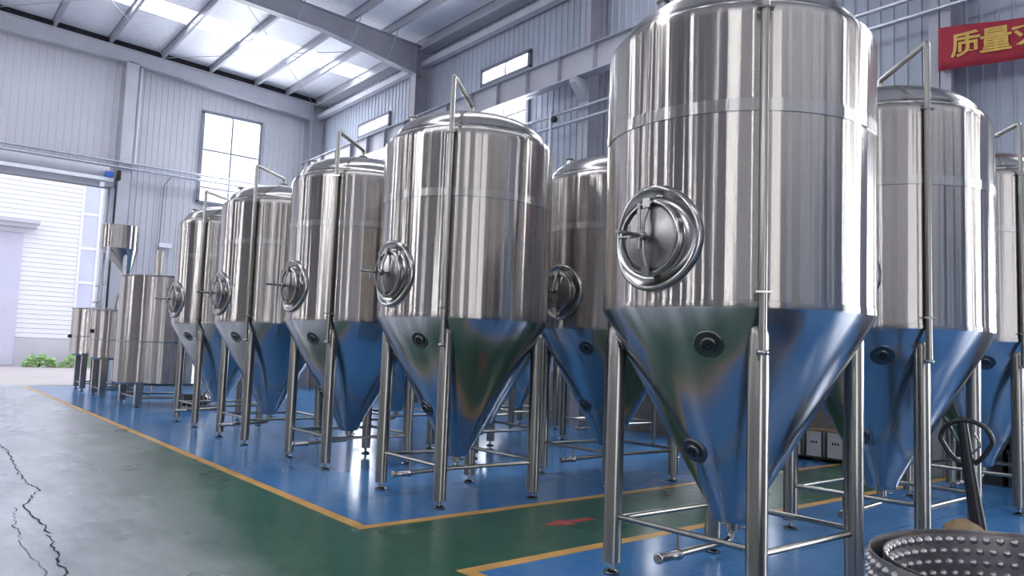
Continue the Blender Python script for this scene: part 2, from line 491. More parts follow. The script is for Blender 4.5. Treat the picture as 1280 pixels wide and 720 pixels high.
# ------------------------------------------------------------------ windows
wn = 0
def window(place, u0, u1, z0, z1, ucuts, zcuts, t=.05, bar=.045):
    """place(u, d, z): d is depth towards the room"""
    global wn
    wn += 1
    def bx(mb, a0, a1, d0, d1, b0, b1):
        p, q = place(a0, d0, b0), place(a1, d1, b1)
        return mb.box(tuple(min(x, y) for x, y in zip(p, q)), tuple(max(x, y) for x, y in zip(p, q)))
    fr = MB()
    for a in ((u0 - .05, u1 + .05, z0 - .05, z0 + t), (u0 - .05, u1 + .05, z1 - t, z1 + .06), (u0 - .05, u0 + t, z0, z1), (u1 - t, u1 + .05, z0, z1)):
        bx(fr, a[0], a[1], -.08, .07, a[2], a[3])
    w = struct(fr.build('window_%d' % wn, 'frame'))
    for u in ucuts: bx(MB(), u - bar / 2, u + bar / 2, -.05, .03, z0, z1).build('mullion', 'frame', w)
    for z in zcuts: bx(MB(), u0, u1, -.05, .02, z - bar / 2, z + bar / 2).build('glazing_bar', 'frame', w)
    us, zs = [u0 + t] + list(ucuts) + [u1 - t], [z0 + t] + list(zcuts) + [z1 - t]
    for a, b in zip(us, us[1:]):
        for c, d in zip(zs, zs[1:]):
            bx(MB(), a, b, -.03, -.022, c, d).build('pane', 'glass', w)
    return w
pf = lambda u, d, z: (u, YF + .02 - d, z)
for (a, b, c, d) in WINF: window(pf, a, b, c, d, [(a + b) / 2], [7.18, 8.57], .06, .06)
pr = lambda u, d, z: (XR + .02 - d, u, z)
pl = lambda u, d, z: (XL - .02 + d, u, z)
for (a, b) in WIN_Y:
    window(pr, a, b, 9.19, 9.63, [(a + b) / 2], []); window(pr, a, b, 6.75, 8.46, [(a + b) / 2], [8.05])
    window(pr, a, b, 1.6, 3.4, [(a + b) / 2], [2.9])
    window(pl, a, b, 9.19, 9.63, [(a + b) / 2], []); window(pl, a, b, 6.75, 8.46, [(a + b) / 2], [8.05])
pb = lambda u, d, z: (u, YB - .02 + d, z)
for a, b in ((4.0, 6.2), (8.6, 10.8)): window(pb, a, b, 6.6, 9.9, [(a + b) / 2], [7.7, 8.8])

# ------------------------------------------------------------------ roof
ceiling = None
edges = [YB - .3] + sorted(sum([[y - .6, y + .6] for y in SKY_Y], [])) + [YF + .3]
mb = MB()
for a, b in zip(edges[0::2], edges[1::2]):
    for x0, x1 in ((RIDGE, XR + .3), (XL - .3, RIDGE)):
        vs = [(x, y, zroof(x) + dz) for dz in (0, .08) for x, y in ((x0, a), (x1, a), (x1, b), (x0, b))]
        mb.add(vs, [(3, 2, 1, 0), (4, 5, 6, 7), (0, 1, 5, 4), (1, 2, 6, 5), (2, 3, 7, 6), (3, 0, 4, 7)])
for x0, x1 in ((12.5, XR + .3), (XL - .3, XL + .2)):            # eave strip that closes the skylight rows
    for y in SKY_Y:
        mb.add([(x, q, zroof(x) + dz) for dz in (0, .08) for x, q in ((x0, y - .6), (x1, y - .6), (x1, y + .6), (x0, y + .6))],
               [(3, 2, 1, 0), (4, 5, 6, 7), (0, 1, 5, 4), (1, 2, 6, 5), (2, 3, 7, 6), (3, 0, 4, 7)])
ceiling = struct(mb.build('ceiling', 'foil'))
PUR = [12.42, 11.16, 9.93, 8.26, 6.6, 4.93, 3.26, 1.6]
PURL = PUR + [2 * RIDGE - x for x in PUR]
for y in SKY_Y:
    for q in (PUR, [2 * RIDGE - x for x in PUR]):
        for a, b in zip(q, q[1:] + [RIDGE]):
            x0, x1 = min(a, b), max(a, b)
            MB().add([(x, yy, zroof(x) + .04) for x, yy in ((x0, y - .6), (x1, y - .6), (x1, y + .6), (x0, y + .6))], [(0, 1, 2, 3)]).build('skylight_panel', 'skylight', ceiling)
for x in PURL:                                                   # Z-section purlins along the hall
    s = 1 if x > RIDGE else -1
    z = zroof(x)
    p = MB()
    for sh in ((x - .012, x + .012, z - .21, z), (x, x + s * .075, z - .215, z - .195), (x - s * .075, x, z - .012, z)):
        p.box((min(sh[0], sh[1]), YB + .1, sh[2]), (max(sh[0], sh[1]), YF - .02, sh[3]))
    p.build('purlin', 'steelpaint', ceiling)
RAFT_Y = [20.86, 13.0, 5.1, -2.75, -10.6]
def rafter(y, s, name='rafter', deep=.98, mid=.60):
    """tapered I-section from the column head to the ridge"""
    xs = [12.45, 9.0, RIDGE]
    ds = [deep, mid, mid]
    top = [zroof(x) - .215 for x in xs]; bot = [t - d for t, d in zip(top, ds)]
    X = [x if s > 0 else 2 * RIDGE - x for x in xs]
    mb = MB()
    def strip(za, zb, ya, yb):
        for i in range(2):
            vs = [(X[j], yy, zz) for j in (i, i + 1) for yy, zz in ((ya, za[j]), (yb, za[j]), (yb, zb[j]), (ya, zb[j]))]
            mb.add(vs, [(0, 1, 2, 3), (7, 6, 5, 4), (0, 4, 5, 1), (1, 5, 6, 2), (2, 6, 7, 3), (3, 7, 4, 0)])
    strip(bot, top, y - .012, y + .012)
    strip([t - .02 for t in top], top, y - .13, y + .13)
    strip(bot, [b + .022 for b in bot], y - .13, y + .13)
    r = mb.build(name, 'steelpaint', ceiling)
    return r, X, top, bot
def zl(xs, zs, x):
    for i in range(2):
        lo, hi = min(xs[i], xs[i + 1]), max(xs[i], xs[i + 1])
        if lo <= x <= hi: return zs[i] + (zs[i + 1] - zs[i]) * (x - xs[i]) / (xs[i + 1] - xs[i])
    return zs[-1]
for y in RAFT_Y:
    for s in (1, -1):
        r, X, top, bot = rafter(y, s)
        for x in (PUR[1:] if s > 0 else [2 * RIDGE - q for q in PUR[1:]]):   # fly braces from purlin to bottom flange
            if y > 10:
                MB().tube([(x, y - .75, zroof(x) - .2), (x, y - .12, zl(X, bot, x) + .03)], .018, 6).build('fly_brace', 'steelpaint', ceiling)
for s in (1, -1):                                                # gable beam along the far wall
    xs = [12.6, 5.6, RIDGE]
    X = [x if s > 0 else 2 * RIDGE - x for x in xs]
    top = [zroof(x) - .24 for x in xs]; bot = [10.42, 11.02, 11.12]
    mb = MB()
    for za, zb, ya, yb in ((bot, top, YF - .28, YF - .25), ([b for b in bot], [b + .03 for b in bot], YF - .36, YF - .1), ([t - .03 for t in top], top, YF - .36, YF - .1)):
        for i in range(2):
            vs = [(X[j], yy, zz) for j in (i, i + 1) for yy, zz in ((ya, za[j]), (yb, za[j]), (yb, zb[j]), (ya, zb[j]))]
            mb.add(vs, [(0, 1, 2, 3), (7, 6, 5, 4), (0, 4, 5, 1), (1, 5, 6, 2), (2, 6, 7, 3), (3, 7, 4, 0)])
    mb.build('gable_beam', 'beampaint', ceiling)
    MB().add([(X[j], YF - .2, z) for j in (0, 2) for z in (zroof(X[j]) - .24, zroof(X[j]) - .005)], [(0, 2, 3, 1)]).add(
        [(X[j], YF - .15, z) for j in (0, 2) for z in (zroof(X[j]) - .24, zroof(X[j]) - .005)], [(0, 2, 3, 1)]).build('eave_gap_shade', 'darkgap', ceiling)  # dark sheets painted as the shade in the gap above the beam
for a, b in (((12.0, 28.3), (6.6, 21.2)), ((6.6, 28.3), (12.0, 21.2)), ((6.6, 28.3), (1.6, 21.2)), ((1.6, 28.3), (6.6, 21.2))):
    MB().tube([(a[0], a[1], zroof(a[0]) - .32), (b[0], b[1], zroof(b[0]) - .32)], .012, 6).build('tie_rod', 'steelpaint', ceiling)
MB().tube([(RIDGE, 24.7, zroof(RIDGE) - .26), (12.3, 24.7, zroof(12.3) - .26)], .012, 6).build('tie_rod', 'steelpaint', ceiling)

# columns, eave gutter
def h_col(x, y, s, ztop, parent):
    mb = MB()
    x1 = x + s * .50
    mb.box((min(x, x + s * .02), y - .16, 0), (max(x, x + s * .02), y + .16, ztop))
    mb.box((min(x1, x1 - s * .02), y - .16, 0), (max(x1, x1 - s * .02), y + .16, ztop))
    mb.box((min(x, x1), y - .008, 0), (max(x, x1), y + .008, ztop))
    return mb.build('column', 'steelpaint', parent)
for y in RAFT_Y + [28.62]:
    h_col(12.16, y, 1, 11.1, wall_right); h_col(-10.76, y, -1, 11.1, wall_left)
MB().box((5.50, YF - .36, 0), (5.88, YF - .03, 11.05)).build('column', 'beampaint', wall_far)
MB().box((-4.50, YF - .36, 0), (-4.12, YF - .03, 11.05)).build('column', 'beampaint', wall_far)
MB().box((12.42, YB + .1, 10.52), (12.62, YF - .3, 10.70)).build('eave_strut', 'beampaint', wall_right)
MB().box((12.25, YB + .1, 10.98), (12.66, YF - .3, 11.06)).build('eave_tray', 'steelpaint', wall_right)
MB().tube([(6.02, YF - .12, 7.6), (6.02, YF - .12, 11.0)], .035, 8).build('downpipe', 'white', wall_far)
MB().tube(bend([(7.25, YF - .08, 7.35), (7.02, YF - .08, 7.0), (7.0, YF - .08, 3.4)], .1), .02, 6).build('conduit', 'frame', wall_far)
MB().box((7.0, YF - .16, 4.82), (7.42, YF - .03, 4.98)).build('junction_box', 'white', wall_far)

# drive-in roller door, rolled up
door = struct(MB().box((DOOR[0] - .1, YF - .42, 6.64), (DOOR[1] + .12, YF - .03, 6.80)).build('door_1', 'steelpaint'))
MB().box((DOOR[0] - .1, YF - .52, 6.80), (DOOR[1] + .10, YF - .04, 6.92)).build('housing_lip', 'white', door)
MB().lathe([(0, 0), (.21, 0), None, (.21, 8.0), None, (0, 8.0)], 24, Matrix.Translation((DOOR[0], YF - .30, 7.13)) @ Matrix.Rotation(pi / 2, 4, 'Y')).build('shutter_roll', 'beampaint', door)
MB().box((DOOR[1], YF - .20, 0), (DOOR[1] + .09, YF + .15, 6.64)).box((DOOR[1] + .07, YF - .28, 0), (DOOR[1] + .2, YF - .03, 6.64)).build('guide_rail', 'steelpaint', door)
MB().box((DOOR[0] - .09, YF - .20, 0), (DOOR[0], YF + .15, 6.64)).build('guide_rail', 'steelpaint', door)
mo = MB().box((5.06, YF - .62, 6.93), (5.30, YF - .40, 7.10)).build('motor', 'blue_plastic', door)
MB().box((5.42, YF - .66, 6.86), (5.52, YF - .40, 7.18)).build('chain_box', 'black', mo)
MB().box((DOOR[1] - .30, YF - .58, 6.58), (DOOR[1] - .18, YF - .42, 6.72)).build('limit_switch', 'white', door)
# rear doorway
door2 = struct(MB().box((RDOOR[0] - .1, YB + .03, 5.6), (RDOOR[1] + .1, YB + .45, 6.2)).build('door_2', 'beampaint'))
MB().box((RDOOR[0] - .1, YB - .1, 0), (RDOOR[0], YB + .15, 5.6)).build('guide_rail', 'steelpaint', door2)
MB().box((RDOOR[1], YB - .1, 0), (RDOOR[1] + .1, YB + .15, 5.6)).build('guide_rail', 'steelpaint', door2)

door3 = struct(MB().box((XR - .05, -4.8, 4.4), (XR + .1, -1.6, 4.55)).build('door_3', 'steelpaint'))
for y in (-4.8, -1.7): MB().box((XR - .05, y, 0), (XR + .1, y + .1, 4.4)).build('door_jamb', 'steelpaint', door3)

# crane runway beam on brackets
crane = thing('crane_runway_beam', 'long pale grey steel runway beam on brackets along the windowed side wall', 'beam', (11.98, 0, 8.0))
MB().box((-.012, YB + .2, 0), (.012, YF - .4, .64)).build('web', 'beampaint', crane)
MB().box((-.14, YB + .2, .62), (.14, YF - .4, .65)).build('top_flange', 'steelpaint', crane)
MB().box((-.14, YB + .2, 0), (.14, YF - .4, .025)).build('bottom_flange', 'beampaint', crane)
MB().box((-.03, YB + .2, .65), (.03, YF - .4, .70)).build('rail', 'darkgap', crane)
stiff = MB().box((-.13, -.008, .025), (.13, .008, .62)).mesh('stiffener', 'steelpaint')
for i in range(33): link('stiffener', stiff, crane, (0, YF - 1.0 - i * 1.2, 0))
brk = MB().prism([(.2, -.02), (-.18, -.02), (-.18, -.14), (.2, -.55)], -.11, .11).mesh('bracket', 'steelpaint')
for y in RAFT_Y: link('bracket', brk, crane, (0, y, 0))
# service pipes along the side wall
def wallpipe(label, z, r, x):
    return tag(MB().tube([(x, YB + .3, z), (x, YF - .45, z)], r, 10).build('service_pipe', 'galv'), label, 'pipe')
wallpipe('upper thin service pipe running along the side wall below the runway beam', 7.33, .035, 12.06)
wallpipe('lower thin service pipe running along the side wall below the runway beam', 7.04, .035, 12.06)
t = thing('drop_pipe', 'short vertical pipe dropping from the wall pipes behind a tank', 'pipe', (11.95, 13.9, 0))
MB().tube([(0, 0, 0.0), (0, 0, 7.4)], .032, 10).build('riser', 'galv', t)
MB().lathe([(0, -.06), (.07, -.06), (.09, 0), (.07, .06), (0, .06)], 12, Matrix.Translation((0, -.12, 7.18))).build('valve', 'black', t)
for z, nm in ((7.52, 'upper'), (7.34, 'lower')):
    tag(MB().tube([(XL + .6, YF - .42, z), (XR - .6, YF - .42, z)], .04, 8).build('header_pipe', 'galv'),
        'pale %s pipe running across the end wall above the roller door' % nm, 'pipe')

# red banner
BY0, BN, BZ, BK = 5.08, 60, 6.06, .951
def bz(u): return -.20 * u + .035 * u * u * .55                   # sag along its length
def bx_(u): return 12.08 - .018 * sin(u * 5.0) - .012 * sin(u * 2.1 + 1)
BL = 3.2
vs, fs = [], []
for i in range(BN + 1):
    u = BL * i / BN
    hgt = .675 - .09 * min(1, u / 1.2)
    for j in range(5):
        v = j / 4
        vs.append((bx_(u) - .006 * sin(v * 6 + u * 3), BY0 - u, BZ + bz(u) + .10 * min(1, u / 1.2) + hgt * v))
for i in range(BN):
    for j in range(4): fs.append((i * 5 + j, i * 5 + 5 + j, i * 5 + 6 + j, i * 5 + 1 + j))
ban = tag(MB().add(vs, fs, True).build('banner', 'red'), 'red cloth banner with gold characters hung on the side wall', 'banner')
sm = ban.modifiers.new('cloth', 'SOLIDIFY'); sm.thickness = .006; sm.offset = 1
def glyphs(text, size):
    cu = bpy.data.curves.new('lettering', 'FONT')
    cu.body = text; cu.size = size; cu.extrude = .002; cu.offset = .008
    to = bpy.data.objects.new('lettering', cu); COL.objects.link(to)
    dg = bpy.context.evaluated_depsgraph_get(); dg.update()
    me = bpy.data.meshes.new_from_object(to.evaluated_get(dg))
    bpy.data.objects.remove(to)
    return me
for ch, u in zip('质量求生存', (.20, .60, 1.0, 1.40, 1.80)):
    me = glyphs(ch, .42)
    xs = [v.co.x for v in me.vertices]; ys = [v.co.y for v in me.vertices]
    if not xs: continue
    cx, cy = (min(xs) + max(xs)) / 2, (min(ys) + max(ys)) / 2
    for v in me.vertices:
        a, b, c = v.co.x - cx, v.co.y - cy, v.co.z
        uu = u + .19 + a
        v.co = (bx_(uu) - .018 - c, BY0 - uu, BZ + bz(uu) + .10 * min(1, uu / 1.2) + .35 + b * .95)
    me.materials.clear(); me.materials.append(M['gold'])
    link('lettering', me, ban)

# ------------------------------------------------------------------ conical fermenter
RT, ZS, ZC = .95, 1.90, .415
LEGA = .595
def make_fermenter():
    root = thing('fermenter', 'fermenter', 'fermenter')
    MB().lathe([(RT - .03, ZS - .012), (RT, ZS - .012), None, (RT + .004, ZS), (RT + .004, ZS + .03), None, (RT, ZS + .032), None, (RT, 3.12)], 128).build('shell', 'shell', root)
    MB().lathe([(RT, 3.12), None, (RT + .005, 3.122), None, (RT + .005, 3.203), None, (RT, 3.205)], 128).build('weld_band', 'band', root)
    up = [(RT, 3.205), (RT, 3.75)] + [(RT - .08 + .08 * cos(a), 3.765 + .095 * sin(a)) for a in [pi / 2 * i / 8 for i in range(9)]]
    MB().lathe(up + [(RT - .10, 3.862)], 128).build('shoulder', 'shell', root)
    dome = [(.852, 3.855), (.866, 3.868), (.864, 3.882), (.850, 3.888)] + [(.846 * cos(a), 3.888 + .315 * sin(a)) for a in [pi / 2 * i / 12 for i in range(13)]]
    dm = MB().lathe(dome, 96).build('dome_lid', 'dome', root)
    MB().lathe([(.05, 0), (.05, .06), None, (.065, .06), (.065, .085), None, (0, .085)], 20, Matrix.Translation((0, 0, 4.19))).build('nozzle', 'fit', dm)
    for an, r in ((140, .55), (165, .68), (20, .5)):
        a = radians(an)
        MB().lathe([(.035, 0), (.035, .05), None, (.05, .05), (.05, .07), None, (0, .07)], 16, Matrix.Translation((r * cos(a), r * sin(a), 3.888 + .315 * sqrt(1 - (r / .846) ** 2) - .02))).build('nozzle', 'fit', dm)
    # cone with a rounded tip
    co = [(RT - .002, ZS), (RT - .006, ZS - .02)] + [(RT - .006 - (RT - .14) * t, ZS - .02 - (ZS - .02 - ZC - .05) * t) for t in (.25, .5, .75, .96)] + [(.145, ZC + .045), (.125, ZC + .012), (.09, ZC), (0, ZC)]
    MB().lathe(co, 128).build('cone', 'cone', root)
    # manway on the aisle side
    MA, MZ = radians(182), 2.34
    rot = Matrix.Rotation(MA, 4, 'Z') @ Matrix.Rotation(pi / 2, 4, 'Y')       # local z -> outwards
    base = Matrix.Translation((RT * cos(MA), RT * sin(MA), MZ)) @ rot
    def saddle(p):                                                            # follow the curve of the shell
        r = hypot(p.x, p.y); wgt = max(0, min(1, (r - .24) / .08))
        yy = p.y if abs(p.y) < RT else RT
        return Vector((p.x, p.y, p.z - wgt * (RT - sqrt(max(0, RT * RT - yy * yy)))))
    man = MB().lathe([(.350, -.03), (.350, .012), (.345, .030), (.332, .040), (.318, .034), None, (.300, .018), (.265, .002), (.248, .004), None, (.246, .05), None, (.240, .058), (.226, .058), None, (.224, .03)], 64, base, True, saddle).build('manway', 'fit', root)
    MB().lathe([(.224, .030), (.205, .040), None, (.195, .040), (.12, .055), (0, .062)], 48, base).build('manway_door', 'door', man)
    MB().tube([base @ Vector((-.205, 0, .058)), base @ Vector((-.10, 0, .105)), base @ Vector((0, 0, .115)), base @ Vector((.10, 0, .105)), base @ Vector((.205, 0, .058))], .014, 8).build('yoke', 'fit', man)
    MB().tube([base @ Vector((0, 0, .05)), base @ Vector((0, 0, .36))], .014, 10).lathe([(0, .10), (.032, .10), (.032, .15), (0, .15)], 10, base).build('spindle', 'fit', man)
    MB().tube([base @ Vector((-.21, 0, .15)), base @ Vector((.09, 0, .15))], .012, 8).tube([base @ Vector((0, -.17, .14)), base @ Vector((0, .05, .14))], .012, 8).build('crossbar', 'fit', man)
    MB().tube([base @ Vector((-.055, 0, .245)), base @ Vector((.075, 0, .245))], .008, 8).build('pin', 'fit', man)
    for s in (-1, 1):
        MB().box((-.03, -.03, 0), (.03, .03, .03), base @ Matrix.Translation((s * .225, 0, .05))).build('lug', 'fit', man)
    # legs, feet, stretchers
    legp = MB().lathe([(.066, .085), (.066, 1.73), (.06, 1.765), (.04, 1.79), (0, 1.80)], 28).add([], []).mesh('leg', 'tube')
    cap = MB().lathe([(0, .085), (.066, .085), None, (.066, .10)], 28)
    foot = MB().lathe([(0, 0), (.062, 0), (.062, .016), None, (.05, .026), (.018, .032), None, (.018, .09)], 20).mesh('foot', 'fit')
    br = MB().tube([(-LEGA, 0, 0), (LEGA, 0, 0)], .021, 12).mesh('brace', 'tube')
    for i, (sx, sy) in enumerate(((-1, 1), (-1, -1), (1, -1), (1, 1))):
        lg = link('leg', legp, root, (sx * LEGA, sy * LEGA, 0))
        link('foot', foot, lg)
    for i in range(4):
        a = i * pi / 2
        b = link('brace', br, root, (LEGA * sin(a), -LEGA * cos(a), .40 + (.012 if i % 2 else -.012)))
        b.rotation_euler = (0, 0, a)
    # wash pipe up the front and over to the crown
    pa = radians(224.5); px, py = 1.0 * cos(pa), 1.0 * sin(pa)
    wp = MB().tube(bend([(px, py, 1.62), (px, py, 4.345), (.0, .0, 4.365), (0, 0, 4.27)], .045), .026, 14).build('wash_pipe', 'tube', root)
    for z in (1.98, 3.76):
        MB().tube([(px * .93, py * .93, z), (px * 1.0, py * 1.0, z)], .008, 8).box((-.05, -.030, -.006), (.05, .030, .006), Matrix.Translation((px, py, z)) @ Matrix.Rotation(pa + pi / 2, 4, 'Z')).build('pipe_clamp', 'fit', wp)
    MB().lathe([(.026, 1.60), (.038, 1.60), (.038, 1.63), (.026, 1.63)], 14, Matrix.Translation((px, py, 0))).build('ferrule', 'fit', wp)
    # sample ports on the cone
    for an, z in ((140, 1.66), (204, 1.66), (176, .93)):
        a = radians(an); r = RT - (ZS - z) * (RT - .14) / (ZS - ZC - .05)
        tilt = Matrix.Translation((r * cos(a), r * sin(a), z)) @ Matrix.Rotation(a, 4, 'Z') @ Matrix.Rotation(pi / 2 + radians(29), 4, 'Y')
        po = MB().lathe([(.098, -.01), (.098, .003), (.09, .008), None, (.072, .006), (.052, .005), None, (.052, .02), (.036, .02), None, (.036, .006)], 28, tilt).build('sample_port', 'port', root)
        MB().lathe([(.036, .010), (0, .010)], 20, tilt).build('port_opening', 'dark', po)
        MB().lathe([(.010, .0), (.010, .035), None, (0, .035)], 10, tilt).build('port_stem', 'port', po)
    # outlet under the cone, drawn off towards the aisle
    op = MB().tube(bend([(0, 0, ZC + .02), (0, 0, .285), (-.80, .0, .262)], .07), .024, 12).build('outlet_pipe', 'tube', root)
    MB().lathe([(.045, -.025), (.045, .025), None, (0, .025)], 16, Matrix.Translation((0, 0, ZC - .035))).tube([(.02, 0, ZC - .035), (.09, -.05, ZC - .045)], .008, 6).build('valve', 'fit', op)
    MB().lathe([(.024, 0), (.036, 0), (.036, .02), (.024, .02), None, (.030, .03), (.030, .20), (.036, .20), (.036, .22), (.024, .22)], 16, Matrix.Translation((-.80, 0, .262)) @ Matrix.Rotation(pi / 2, 4, 'Y')).build('end_ferrule', 'fit', op)
    MB().lathe([(.022, 0), (0, 0)], 16, Matrix.Translation((-.799, 0, .262)) @ Matrix.Rotation(-pi / 2, 4, 'Y')).build('pipe_mouth', 'dark', op)
    MB().tube([(-LEGA, 0, .27), (-LEGA, 0, .40)], .010, 8).build('pipe_stay', 'tube', root)
    return root
GRP = 'conical fermenters standing in three rows'
tanks = [
    ((4.80, 3.455), .014, 'polished steel conical fermenter between the green cross aisle and the dimpled steel drum'),
    ((4.96, 7.162), -.006, 'front row conical steel fermenter at the blue floor corner beside the red arrow'),
    ((5.03, 9.917), -.006, 'front row conical steel fermenter, next beyond the one at the blue floor corner'),
    ((4.96, 12.64), -.006, 'front row conical steel fermenter, second from the squat brewing vessel'),
    ((5.04, 15.45), -.006, 'front row conical steel fermenter standing right beside the squat brewing vessel'),
    ((7.41, 3.662), .05, 'second row conical steel fermenter standing right behind the black pallet jack handle'),
    ((7.41, 7.27), 0, 'second row conical steel fermenter showing between the corner tank and the one across the aisle'),
    ((7.41, 10.0), 0, 'second row conical steel fermenter whose cone shows behind the legs of the corner tank'),
    ((7.41, 12.75), 0, 'second row conical steel fermenter whose legs show behind the middle front row tank'),
    ((10.43, 3.93), 0, 'third row conical steel fermenter under the red banner, near the black boxes'),
    ((10.5, 7.6), 0, 'third row conical steel fermenter beyond the aisle, near the white crates by wall'),
    ((10.5, 10.3), 0, 'third row conical steel fermenter far back against the side wall, behind second row'),
    ((10.5, 13.05), 0, 'third row conical steel fermenter farthest along the side wall'),
]
proto = make_fermenter()
for i, ((x, y), rz, lab) in enumerate(tanks):
    o = proto if i == 0 else copy_tree(proto)
    o.location = (x, y, .002); o.rotation_euler = (0, 0, rz)
    tag(o, lab, 'fermenter', GRP)

# ------------------------------------------------------------------ brewing vessels by the roller door
def vessel(name, label, x, y, r, z0, z1, feet, group, dome=.085):
    t = thing(name, label, 'vessel', (x, y, .002), 0, group)
    MB().lathe([(0, z0 - .05), (r - .06, z0 - .05), (r, z0), None, (r, z0 + (z1 - z0) * .38)], 64).build('lower_shell', 'shell', t)
    MB().lathe([(r, z0 + (z1 - z0) * .38), None, (r + .004, z0 + (z1 - z0) * .38), (r + .004, z0 + (z1 - z0) * .38 + .03), None, (r, z0 + (z1 - z0) * .38 + .03), None, (r, z1), None, (r + .02, z1), (r + .02, z1 + .03), None, (r - .02, z1 + .035)], 64).build('upper_shell', 'shell', t)
    MB().lathe([(r - .02, z1 + .035), (r * .5, z1 + .035 + dome * .5), (0, z1 + .035 + dome)], 48).build('lid', 'dome', t)
    for (fx, fy) in feet:
        lg = MB().box((-.075, -.075, .07), (.075, .075, z0 + .02)).build('leg', 'dome', t, (fx, fy, 0))
        MB().lathe([(0, 0), (.06, 0), (.06, .02), None, (.02, .03), (.02, .08)], 12).build('foot', 'fit', lg)
    for a, b in zip(feet, feet[1:] + feet[:1]):
        MB().tube([(a[0], a[1], .22), (b[0], b[1], .22)], .025, 8).build('brace', 'tube', t)
    return t
v1 = vessel('brewing_vessel', 'squat wide steel brewing vessel standing on short legs beside the end fermenter', 5.22, 20.4, 1.06, .56, 3.06, [(-.66, .84), (-.68, -.80), (.66, -.80), (.66, .84)], 'brewing vessels by the roller door')
MB().lathe([(.10, 0), (.10, .03), None, (0, .04)], 20, Matrix.Translation((.45, .2, 3.14))).tube(bend([(.45, .08, 3.16), (.45, .08, 3.27), (.45, .32, 3.27), (.45, .32, 3.16)], .05), .012, 6).build('lid_handle', 'fit', v1)
v2 = vessel('brewing_vessel', 'small round steel vessel on tall square legs below the hopper', 4.88, 23.4, .74, 1.05, 2.30, [(-.45, .62), (-.47, -.52), (.45, -.52), (.45, .62)], 'brewing vessels by the roller door', .0)
v3 = vessel('brewing_vessel', 'small round steel vessel on tall legs closest to the open roller door', 4.88, 26.6, .72, 1.08, 2.42, [(-.36, .62), (-.42, -.70), (.42, -.70), (.42, .62)], 'brewing vessels by the roller door')
for v, z, yy in ((v2, 1.75, -.1), (v3, 1.6, 0.0)):
    MB().box((-.79, yy - .04, z - .05), (-.72, yy + .04, z + .05)).build('gauge', 'black', v)
# milled-grain hopper above the middle vessel
hp = thing('grain_hopper', 'steel cone-bottomed hopper raised on slanting posts above the small vessels', 'hopper', (4.70, 23.6, .0))
HB = 4.02
MB().lathe([(.46, HB), (.48, HB + .02), None, (.48, HB + .66), None, (.45, HB + .66), (.44, HB + .56), (0, HB + .52)], 48).build('drum', 'shell', hp)
MB().lathe([(.47, HB + .01), (.10, 3.38), None, (.10, 3.28)], 48, Matrix.Identity(4), True, lambda p: Vector((p.x + .26 * max(0, (HB - p.z) / .7), p.y, p.z))).build('cone', 'dome', hp)
MB().tube([(.26, 0, 3.30), (.28, 0, 3.10), (.05, .05, 2.70), (.05, .05, 2.36)], .05, 10).build('chute', 'tube', hp)
MB().box((.14, -.10, 3.20), (.38, .10, 3.30)).build('slide_gate', 'fit', hp)
for sx, sy in ((-1, -1), (-1, 1), (1, 1), (.3, -1)):
    MB().tube([(.32 * sx, .32 * sy, HB + .05), (.36 * sx, .38 * sy, 2.345)], .05, 10).build('post', 'galv', hp)
MB().tube([(-.42, -.46, 3.0), (-.42, .46, 3.0)], .02, 8).build('cross_rail', 'tube', hp)
MB().tube([(-.46, -.5, 2.55), (-.46, .5, 2.55)], .02, 8).build('cross_rail', 'tube', hp)
tag(MB().lathe([(0, 3.2), (.10, 3.2), None, (.10, 3.98), None, (.085, 3.98), (.085, 3.6), (0, 3.6)], 24, Matrix.Translation((5.45, 22.3, 0))).tube([(5.45, 22.3, 3.25), (5.45, 22.3, 0)], .05, 10).build('vent_stack', 'shell'), 'short upright steel vent stack between the hopper and the squat vessel', 'pipe')
pm = thing('transfer_pump', 'dark pump and motor on the floor under the squat brewing vessel', 'pump', (5.7, 18.7, .002))
MB().box((-.5, -.25, 0), (.5, .25, .05)).build('base_plate', 'fit', pm)
MB().lathe([(0, -.32), (.12, -.32), None, (.14, -.28), (.14, .1), None, (.10, .12), (0, .12)], 20, Matrix.Translation((-.1, 0, .22)) @ Matrix.Rotation(pi / 2, 4, 'Y')).build('motor', 'black', pm)
MB().lathe([(0, -.05), (.16, -.05), (.18, 0), (.16, .05), (0, .05)], 24, Matrix.Translation((.12, 0, .24)) @ Matrix.Rotation(pi / 2, 4, 'Y')).tube([(.12, 0, .3), (.12, 0, .52)], .04, 10).build('pump_head', 'fit', pm)

# ------------------------------------------------------------------ dimpled drum
dr = thing('dimpled_drum', 'open round steel drum ring covered in raised dimples, beside the pallet jack', 'drum', (4.02, 1.214, .002))
RO, RI, HZ = .75, .685, .717
k = simple('dull_dimple_plate', (.40, .37, .37, 1), .36, 1.0, .15, 12)
M['dimple'] = k
MB().lathe([(RO - .004, 0), (RO, 0), None, (RO, HZ), None, (RO - .006, HZ), None, (RO - .006, 0)], 96).build('outer_wall', 'dimple', dr)
MB().lathe([(RI + .004, 0), (RI + .004, HZ - .01), None, (RI - .002, HZ - .01), None, (RI - .002, 0)], 96).build('inner_wall', 'dimple', dr)
MB().lathe([(RI, .02), (RO - .005, .02), None, (RO - .005, .05), (RI, .05)], 96).build('spacer_ring', 'black', dr)
def dimples(r, sgn, name):
    mb = MB(); n = 66; rows = 12
    for row in range(rows):
        z = HZ - .04 - row * .057
        for i in range(n):
            a = 2 * pi * (i + (row % 2) * .5) / n
            mt = Matrix.Translation((r * cos(a), r * sin(a), z)) @ Matrix.Rotation(a, 4, 'Z') @ Matrix.Rotation(sgn * pi / 2, 4, 'Y')
            mb.lathe([(.022, -.002), (.017, .011), (.008, .017), (0, .0185)], 8, mt)
    o = mb.build(name, 'dimple', dr); o['kind'] = 'stuff'
